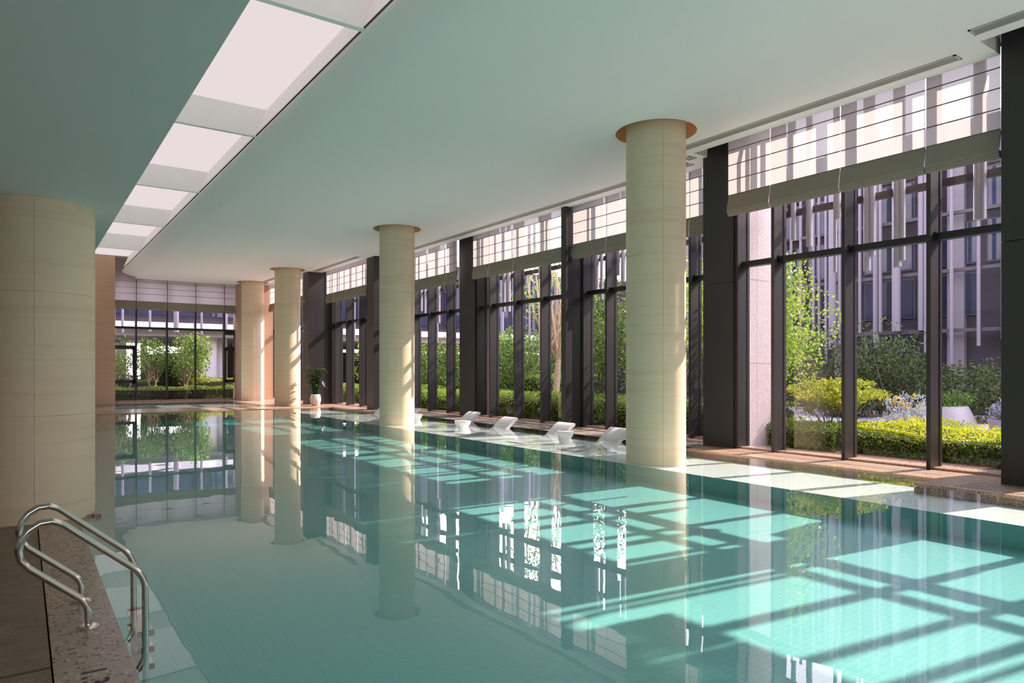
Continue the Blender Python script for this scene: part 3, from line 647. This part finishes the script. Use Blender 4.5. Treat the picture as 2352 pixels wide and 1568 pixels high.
def tree(x, y, h, rx, rz, trunk_h, n, label, leaf='l_mid', bark='trunk', size=0.11, k=26, name='garden_tree', nb=9, r0=0.07, group='garden trees outside', spread=0.28, multi=1):
    t = thing(name, label, 'tree', (x, y, 0), group); m = MB(); cz = h - rz
    for s in range(multi):
        ox, oy = (0, 0) if multi == 1 else (rng.normal(0, 0.12), rng.normal(0, 0.12))
        fk = Vector((x + ox * 3, y + oy * 3, trunk_h)); m.tube([(x + ox, y + oy, 0), (x + ox * 1.8 + 0.02, y + oy * 1.8, trunk_h * 0.5), fk], [r0 * 1.25, r0, r0 * 0.85], 9)
        tips = [(x + rx * 0.75 * math.cos(a) * rng.uniform(0.3, 1), y + rx * 0.75 * math.sin(a) * rng.uniform(0.3, 1), cz + rz * rng.uniform(-0.3, 0.8)) for a in rng.uniform(0, 2 * PI, nb)]
        branchy(m, fk - Vector((0, 0, 0.05)), tips, r0 * 0.55)
    m.build('trunk', M[bark], t); leaves('crown', cloud(int(n * 1.5), (x, y, cz), (rx, rx, rz), k, spread), size * 1.2, M[leaf], t, 0.55)
    return t
# maple just outside the granite pier
tree(14.7, 10.35, 4.4, 1.35, 1.7, 1.3, 5200, 'bright green maple beside the granite pier, in the sun', 'l_maple', 'trunk', 0.085, 34, 'maple_tree', r0=0.05)
# fine-leaved multi-stem bush
nb_ = thing('nandina_bush', 'fine leaved yellow green bush with many thin stems behind glass', 'bush', (14.0, 7.95, 0)); m = MB()
for k in range(22):
    a = rng.uniform(0, 2 * PI); r = rng.uniform(0.2, 0.85); m.tube([(14.0 + 0.18 * math.cos(a), 7.95 + 0.18 * math.sin(a), 0.1), (14.0 + 0.5 * r * math.cos(a), 7.95 + 0.5 * r * math.sin(a), 0.6), (14.0 + r * math.cos(a), 7.95 + r * math.sin(a), rng.uniform(0.85, 1.25))], [0.011, 0.009, 0.005], 5)
m.build('stems', M['trunk'], nb_); leaves('foliage', cloud(4200, (14.0, 7.95, 1.10), (0.92, 0.92, 0.32), 40, 0.2, 0.45), 0.085, M['l_nand'], nb_, 0.34, up=-0.2)
# silver plant with yellow flower heads
sp_ = thing('silver_bush', 'pale silver leaved plant with yellow flower heads behind the yellow hedge', 'plant', (16.8, 7.85, 0)); m = MB(); hp = []
for k in range(26):
    a = rng.uniform(0, 2 * PI); r = rng.uniform(0.05, 0.55); tp = (16.8 + r * math.cos(a), 7.85 + r * math.sin(a), rng.uniform(0.62, 0.98)); m.tube([(16.8 + 0.2 * r * math.cos(a), 7.85 + 0.2 * r * math.sin(a), 0.1), tp], [0.012, 0.009], 5); hp.append(tp)
m.build('stems', M['l_silver'], sp_); leaves('foliage', np.vstack([cloud(2600, (16.8, 7.85, 0.40), (0.6, 0.6, 0.33), 30, 0.28, 0.3), np.array(hp)[rng.integers(0, 26, 500)] + rng.normal(0, 0.045, (500, 3))]), 0.075, M['l_silver'], sp_, 0.3)
leaves('flower_heads', np.array(hp)[rng.integers(0, 7, 120)] + rng.normal(0, 0.03, (120, 3)) + np.array((0, 0, 0.04)), 0.05, M['l_yel'], sp_, 0.8)
def planter(x, y, r, h, label, leaf, pname='garden_planter', fh=0.35, size=0.06, n=1500, shape='bevel', trail=True):
    t = thing(pname, label, 'planter', (x, y, 0), 'planters on the garden path'); m = MB()
    pr = [(r * 0.98, 0.012), (r, h * 0.45), (r * 0.72, h), (r * 0.66, h), (r * 0.62, h * 0.9)] if shape == 'bevel' else [(r * 0.85, 0.012), (r, h), (r * 0.93, h), (r * 0.9, h * 0.9)]
    m.lathe(x, y, pr, 40); m.build('container', M['planter'], t, sharp=30); m = MB(); m.lathe(x, y, [(r * 0.7, h * 0.93), (0.001, h * 0.94)], 24); m.build('soil', M['soil'], t)
    leaves('foliage', cloud(n, (x, y, h + fh * 0.35), (r * (0.9 if trail else 1.0), r * (0.9 if trail else 1.0), fh * 0.6), 24, 0.3, 0.3), size, M[leaf], t, 0.5)
planter(18.6, 7.75, 0.62, 0.70, 'round grey planter with slanted shoulders and trailing green leaves', 'l_mid')
planter(18.9, 6.55, 0.42, 0.42, 'low grey planter of lavender flowers next to slanted planter', 'l_lav', fh=0.5, n=2200, shape='pot')
planter(19.3, 5.95, 0.30, 0.60, 'grey planter with white blossom by the dark pillar edge', 'l_white', fh=0.9, n=900, shape='pot')
# dark shrub belt in front of the building
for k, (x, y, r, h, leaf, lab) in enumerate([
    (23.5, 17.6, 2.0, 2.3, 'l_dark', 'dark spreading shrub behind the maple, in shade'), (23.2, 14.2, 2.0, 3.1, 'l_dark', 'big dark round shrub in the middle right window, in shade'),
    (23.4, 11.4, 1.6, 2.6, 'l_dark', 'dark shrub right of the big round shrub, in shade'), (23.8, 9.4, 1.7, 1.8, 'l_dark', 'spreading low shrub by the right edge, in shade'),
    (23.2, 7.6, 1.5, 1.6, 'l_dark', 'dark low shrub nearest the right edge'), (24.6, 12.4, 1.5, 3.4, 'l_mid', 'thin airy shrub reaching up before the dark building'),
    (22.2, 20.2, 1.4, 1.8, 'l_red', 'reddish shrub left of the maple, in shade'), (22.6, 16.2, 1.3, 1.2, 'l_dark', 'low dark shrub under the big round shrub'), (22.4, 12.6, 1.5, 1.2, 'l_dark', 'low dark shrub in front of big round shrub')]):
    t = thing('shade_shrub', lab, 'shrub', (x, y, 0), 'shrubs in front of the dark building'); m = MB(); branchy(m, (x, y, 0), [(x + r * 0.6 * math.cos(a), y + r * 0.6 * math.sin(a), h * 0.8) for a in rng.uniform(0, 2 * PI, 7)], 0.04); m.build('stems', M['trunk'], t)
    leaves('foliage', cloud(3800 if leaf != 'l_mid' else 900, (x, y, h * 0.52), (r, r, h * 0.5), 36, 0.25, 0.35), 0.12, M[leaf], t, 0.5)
# trees beyond the middle bays
tree(17.3, 21.6, 7.2, 2.0, 2.2, 2.0, 900, 'tall sparse tree with pale forked branches in the middle bays', 'l_maple', 'pale_trunk', 0.12, 26, nb=12, r0=0.13, spread=0.2, multi=2)
tree(15.8, 16.6, 4.2, 1.3, 1.5, 0.9, 2200, 'leafy green tree left of the nearest right column', 'l_mid', 'trunk', 0.11, 30, r0=0.06, multi=2)
tree(16.6, 14.3, 4.6, 1.2, 1.4, 1.4, 1500, 'light green tree in the bay right of the thin pillar', 'l_maple', 'trunk', 0.11, 24, r0=0.06)
tree(20.0, 18.6, 3.6, 1.0, 1.2, 1.0, 1800, 'red leaved tree behind the nearest right column', 'l_red', 'trunk', 0.11, 22, r0=0.05)
tree(17.6, 26.4, 3.1, 1.8, 1.1, 0.8, 2600, 'broad green tree behind the wide dark pillar', 'l_mid', 'trunk', 0.13, 30, r0=0.07)
tree(17.0, 30.4, 3.0, 1.7, 1.1, 0.7, 2600, 'rounded green tree just right of the middle column', 'l_mid', 'trunk', 0.13, 30, r0=0.07)
tree(16.5, 35.0, 3.6, 1.7, 1.4, 0.8, 2600, 'bright green tree in the bay right of the potted plant', 'l_maple', 'trunk', 0.13, 30, r0=0.07)
tree(22.0, 29.0, 3.5, 2.0, 1.3, 1.0, 3600, 'green tree further back behind the broad green tree', 'l_mid', 'trunk', 0.14, 28, r0=0.08)
tree(24.0, 36.0, 3.6, 2.0, 1.3, 1.0, 3400, 'pale green tree in front of the white canopy', 'l_maple', 'trunk', 0.15, 28, r0=0.08)
tree(27.0, 31.0, 5.0, 2.2, 1.9, 1.1, 3400, 'far green tree left of tall sparse tree', 'l_mid', 'trunk', 0.15, 28, r0=0.08)
# trees outside the far end window
FT = 'trees outside the far end window'
tree(4.2, 42.4, 3.2, 1.15, 0.95, 0.8, 1300, 'small branching tree in the far window, nearest the sandstone pier', 'l_mid', 'trunk', 0.10, 30, r0=0.045, group=FT, multi=2)
tree(6.0, 43.0, 3.2, 1.05, 0.95, 0.9, 1300, 'small branching tree in the second pane of the far window', 'l_mid', 'pale_trunk', 0.10, 30, r0=0.045, group=FT, multi=2)
tree(7.4, 42.0, 3.3, 1.1, 1.05, 0.8, 1500, 'dense small tree behind the middle mullion of the far window', 'l_mid', 'trunk', 0.10, 30, r0=0.05, group=FT, multi=2)
tree(8.2, 43.6, 3.7, 0.85, 1.45, 0.7, 2000, 'bright yellow green tree left of the grey round columns', 'l_maple', 'trunk', 0.11, 30, r0=0.05, group=FT, multi=2)
tree(12.3, 44.5, 3.4, 1.0, 1.1, 0.8, 1400, 'light green tree seen by the farthest cream column', 'l_maple', 'trunk', 0.11, 26, r0=0.05, group=FT)
# granite piers just outside the glass; the first an unseen added sun block
for (x0, x1, y0, y1, lab) in ((12.05, 12.9, 3.3, 4.25, 'unseen block added to shape the sun edge, behind the near black pillar'), (12.02, 12.75, 8.68, 9.45, 'pale speckled granite pier standing just outside the right windows'), (12.95, 13.25, 19.6, 20.8, 'narrow strip of granite pier beside the wide dark pillar')):
    t = thing('granite_pier_or_sun_block', lab, 'pier', ((x0 + x1) / 2, y0, 0), 'granite piers outside the glass')
    for z0, z1 in ((0, 1.72), (1.726, 3.42), (3.426, 7.0))[:2 if y0 < 5 else 3]:
        m = MB(); xm = x0 + 0.36 * (x1 - x0); m.box(x0, xm - 0.003, y0, y1, z0, z1); m.box(xm + 0.003, x1, y0, y1, z0, z1); m.build('slab', M['granite'], t)

# ---------------------------------------------------------------- hanging tubes outside our own facade
def hang(gx, tubes, lab, y0, y1, k=0.938):
    gx *= k; y0 *= k; y1 *= k; tubes = [(y * k, 1.6 + (z - 1.6) * k, r * k) for y, z, r in tubes]
    for (y, zb, r) in tubes:
        t = thing('hanging_tube', 'white metal tube hanging outside ' + lab, 'tube', (gx, y, zb), 'hanging tubes outside ' + lab)
        m = MB(); m.tube([(gx, y, zb), (gx, y, 7.6)], r, 20, cap=True); m.build('tube', M['tube'], t)
        m = MB(); m.lathe(gx, y, [(r * 1.03, 4.97), (r * 1.03, 4.985)], 20); m.box(gx, gx + 0.0995, y - 0.02, y + 0.02, max(4.66, zb + 0.01), max(4.74, zb + 0.05)); m.build('joint_ring', M['rail'], t)
    m = MB(); m.box(gx + 0.10, gx + 0.20, y0, y1, 4.64, 4.76)
    for yy in (y0 + 0.3, y1 - 0.3): m.box(gx - 0.45, gx + 0.15, yy, yy + 0.08, 6.6, 6.7); m.box(gx + 0.12, gx + 0.18, yy, yy + 0.08, 4.74, 6.7)
    tag(m.build('tube_rail', M['rail'], at=(gx, y0, 4.8)), 'dark grey horizontal bar carrying the tubes outside ' + lab, 'rail', 'bars carrying the hanging tubes', 'structure')
hang(13.2, [(8.09, 4.12, 0.06), (7.54, 3.53, 0.035), (7.48, 4.6, 0.05), (6.90, 3.48, 0.065), (6.80, 3.75, 0.05), (6.34, 3.49, 0.07), (6.25, 3.60, 0.05), (4.99, 4.13, 0.095), (4.35, 4.4, 0.06), (8.45, 4.3, 0.05)], 'the bay by the granite pier', 3.9, 8.9)
hang(14.0, [(14.3, 4.09, 0.07), (14.5, 4.3, 0.05), (15.2, 3.66, 0.05), (15.45, 3.9, 0.09), (12.9, 4.0, 0.06), (12.5, 4.4, 0.09), (11.6, 3.6, 0.06), (11.2, 4.2, 0.05), (10.5, 4.0, 0.09), (9.9, 3.7, 0.05)], 'the bay right of the thin pillar', 9.6, 15.8)
hang(14.0, [(20.7, 4.23, 0.05), (20.3, 3.65, 0.06), (20.0, 3.63, 0.075), (18.2, 4.6, 0.05), (17.9, 3.6, 0.07), (17.0, 4.1, 0.06), (16.6, 4.4, 0.09), (19.2, 4.3, 0.05)], 'the bay left of the thin pillar', 16.0, 20.9)
hang(14.0, [(26.6, 4.1, 0.08), (26.2, 3.9, 0.05), (25.0, 3.5, 0.06), (24.0, 4.2, 0.09), (23.3, 3.8, 0.05), (22.6, 4.0, 0.06), (21.8, 4.2, 0.05)], 'the bay right of the middle column', 21.2, 27)
hang(12.9, [(31.5, 3.4, 0.07), (30.6, 4.0, 0.05), (30.0, 3.6, 0.06), (29.2, 4.2, 0.07), (28.6, 3.8, 0.05), (27.9, 3.4, 0.07), (27.3, 4.0, 0.05)], 'the bay beside the potted plant', 27.2, 32)
hang(13.2, [(3.2, 4.2, 0.06), (2.2, 3.6, 0.05), (1.4, 4.0, 0.08), (0.6, 3.9, 0.05), (-0.4, 4.2, 0.08), (-1.2, 3.7, 0.05), (-2.0, 4.0, 0.06)], 'the near right bay beyond the photo', -2.8, 3.3)

# ---------------------------------------------------------------- dark building opposite
bd = thing('office_building', 'dark stone and glass building with pale vertical tubes across the garden', 'building', (27, 12, 0))
m = MB(); m.box(27.2, 40, -22, 24.5, 0, 10.4); m.build('wall', M['fac'], bd)
m = MB(); m.box(30, 42, 24.5, 34, 0, 7.0); m.build('annex_wall', M['fac'], bd)
y = -20.0; r2 = random.Random(3)
while y < 23.5:
    wd = r2.choice([1.2, 1.6, 1.9])
    for z0 in (1.9, 3.5, 5.3, 7.1, 8.7):
        hgt = r2.choice([1.2, 1.5, 1.5])
        if r2.random() < 0.72 and 0 < y:
            m = MB(); m.box(27.14, 27.2, y, y + wd, z0, z0 + hgt); fr = m.build('window', M['rail'], bd)
            m = MB(); m.box(27.12, 27.15, y + 0.05, y + wd / 2 - 0.02, z0 + 0.05, z0 + hgt - 0.05); m.box(27.12, 27.15, y + wd / 2 + 0.02, y + wd - 0.05, z0 + 0.05, z0 + hgt - 0.05); m.build('pane', M['bluewin'], fr)
    y += wd + r2.choice([0.25, 0.5, 0.7])
y = 3.0
while y < 24.3:
    r = r2.choice([0.06, 0.10, 0.12, 0.15]); zb = r2.choice([2.2, 2.4, 2.6, 3.0, 1.8]); xx = 26.5 + r2.uniform(-0.15, 0.1)
    m = MB(); m.tube([(xx, y, zb), (xx, y, r2.choice([9.4, 10.2, 10.8]))], r, 12); m.build('facade_tube', M['tubed'], bd); y += r2.choice([0.25, 0.4, 0.6, 0.8])
for z in (2.9, 5.0, 7.0, 9.6):
    m = MB(); m.box(26.55, 26.68, -20, 24.4, z, z + 0.12); m.build('rail', M['rail'], bd)
for yy in (10.7, 14.9, 19.3):
    m = MB(); m.box(27.0, 27.2, yy, yy + 0.55, 0, 10.4); m.build('pilaster', M['facl'], bd)
# raised wing on round columns at the far end of the garden
wg = thing('raised_wing', 'raised dark building wing with white fascia on grey columns, far behind the trees', 'building', (15, 50, 0))
m = MB(); m.box(-30, 48, 46.6, 60, 4.4, 9.6); m.build('upper_wall', M['fac'], wg)
m = MB(); m.box(-30, 48, 45.6, 60, 4.0, 4.4); m.build('fascia', M['wing'], wg)
m = MB(); m.box(-30, 48, 46.2, 60, 3.6, 4.0); m.build('soffit', M['wgrey'], wg)
for xx, yy, r in ((9.73, 47.3, 0.50), (10.6, 48.6, 0.55), (12.9, 49.5, 0.35), (-4, 47.3, 0.6), (24, 47.5, 0.6), (34, 47.5, 0.6)):
    m = MB(); m.lathe(xx, yy, [(r, 0), (r, 3.6)], 32); m.build('column', M['colm'], wg)
x = -28.0
while x < 46:
    m = MB(); m.box(x, x + 1.7, 46.54, 46.6, 4.9, 9.3); m.build('window', M['bluewin'], wg); x += 2.1
x = -6.0
while x < 40:
    m = MB(); m.tube([(x, 45.2, r2.choice([3.7, 3.8, 4.6])), (x, 45.2, 9.6)], r2.choice([0.07, 0.10, 0.15]), 10); m.build('facade_tube', M['tubed'], wg); x += r2.choice([0.5, 0.9, 1.4, 1.8])
m = MB(); m.box(-30, 6.5, 60.0, 60.4, 0, 4.1); tag(m.build('garden_wall', M['wing'], at=(-10, 60, 0)), 'plain white wall glimpsed behind the trees of the far window', 'wall')

hedge(-28, 7.5, 57.0, 58.5, 1.1, 5000, 'long dark hedge row far behind the far window trees', False, 0.2, 'l_mid')
hedge(7.5, 50, 58.0, 60.0, 3.5, 12000, 'tall background hedge under the raised wing, beyond the columns', False, 0.26, 'l_mid')
hedge(44, 46, 34.2, 45.5, 4.5, 6000, 'tall background hedge beyond the low annex of dark building', False, 0.26, 'l_mid')
hedge(18.5, 20.5, 22.0, 30.0, 1.3, 6000, 'waist high hedge behind the sparse forked tree', False, 0.10, 'l_maple')
hedge(18.5, 21.0, 31.0, 42.0, 1.5, 6000, 'waist high hedge behind the trees right of the potted plant', False, 0.12, 'l_maple')
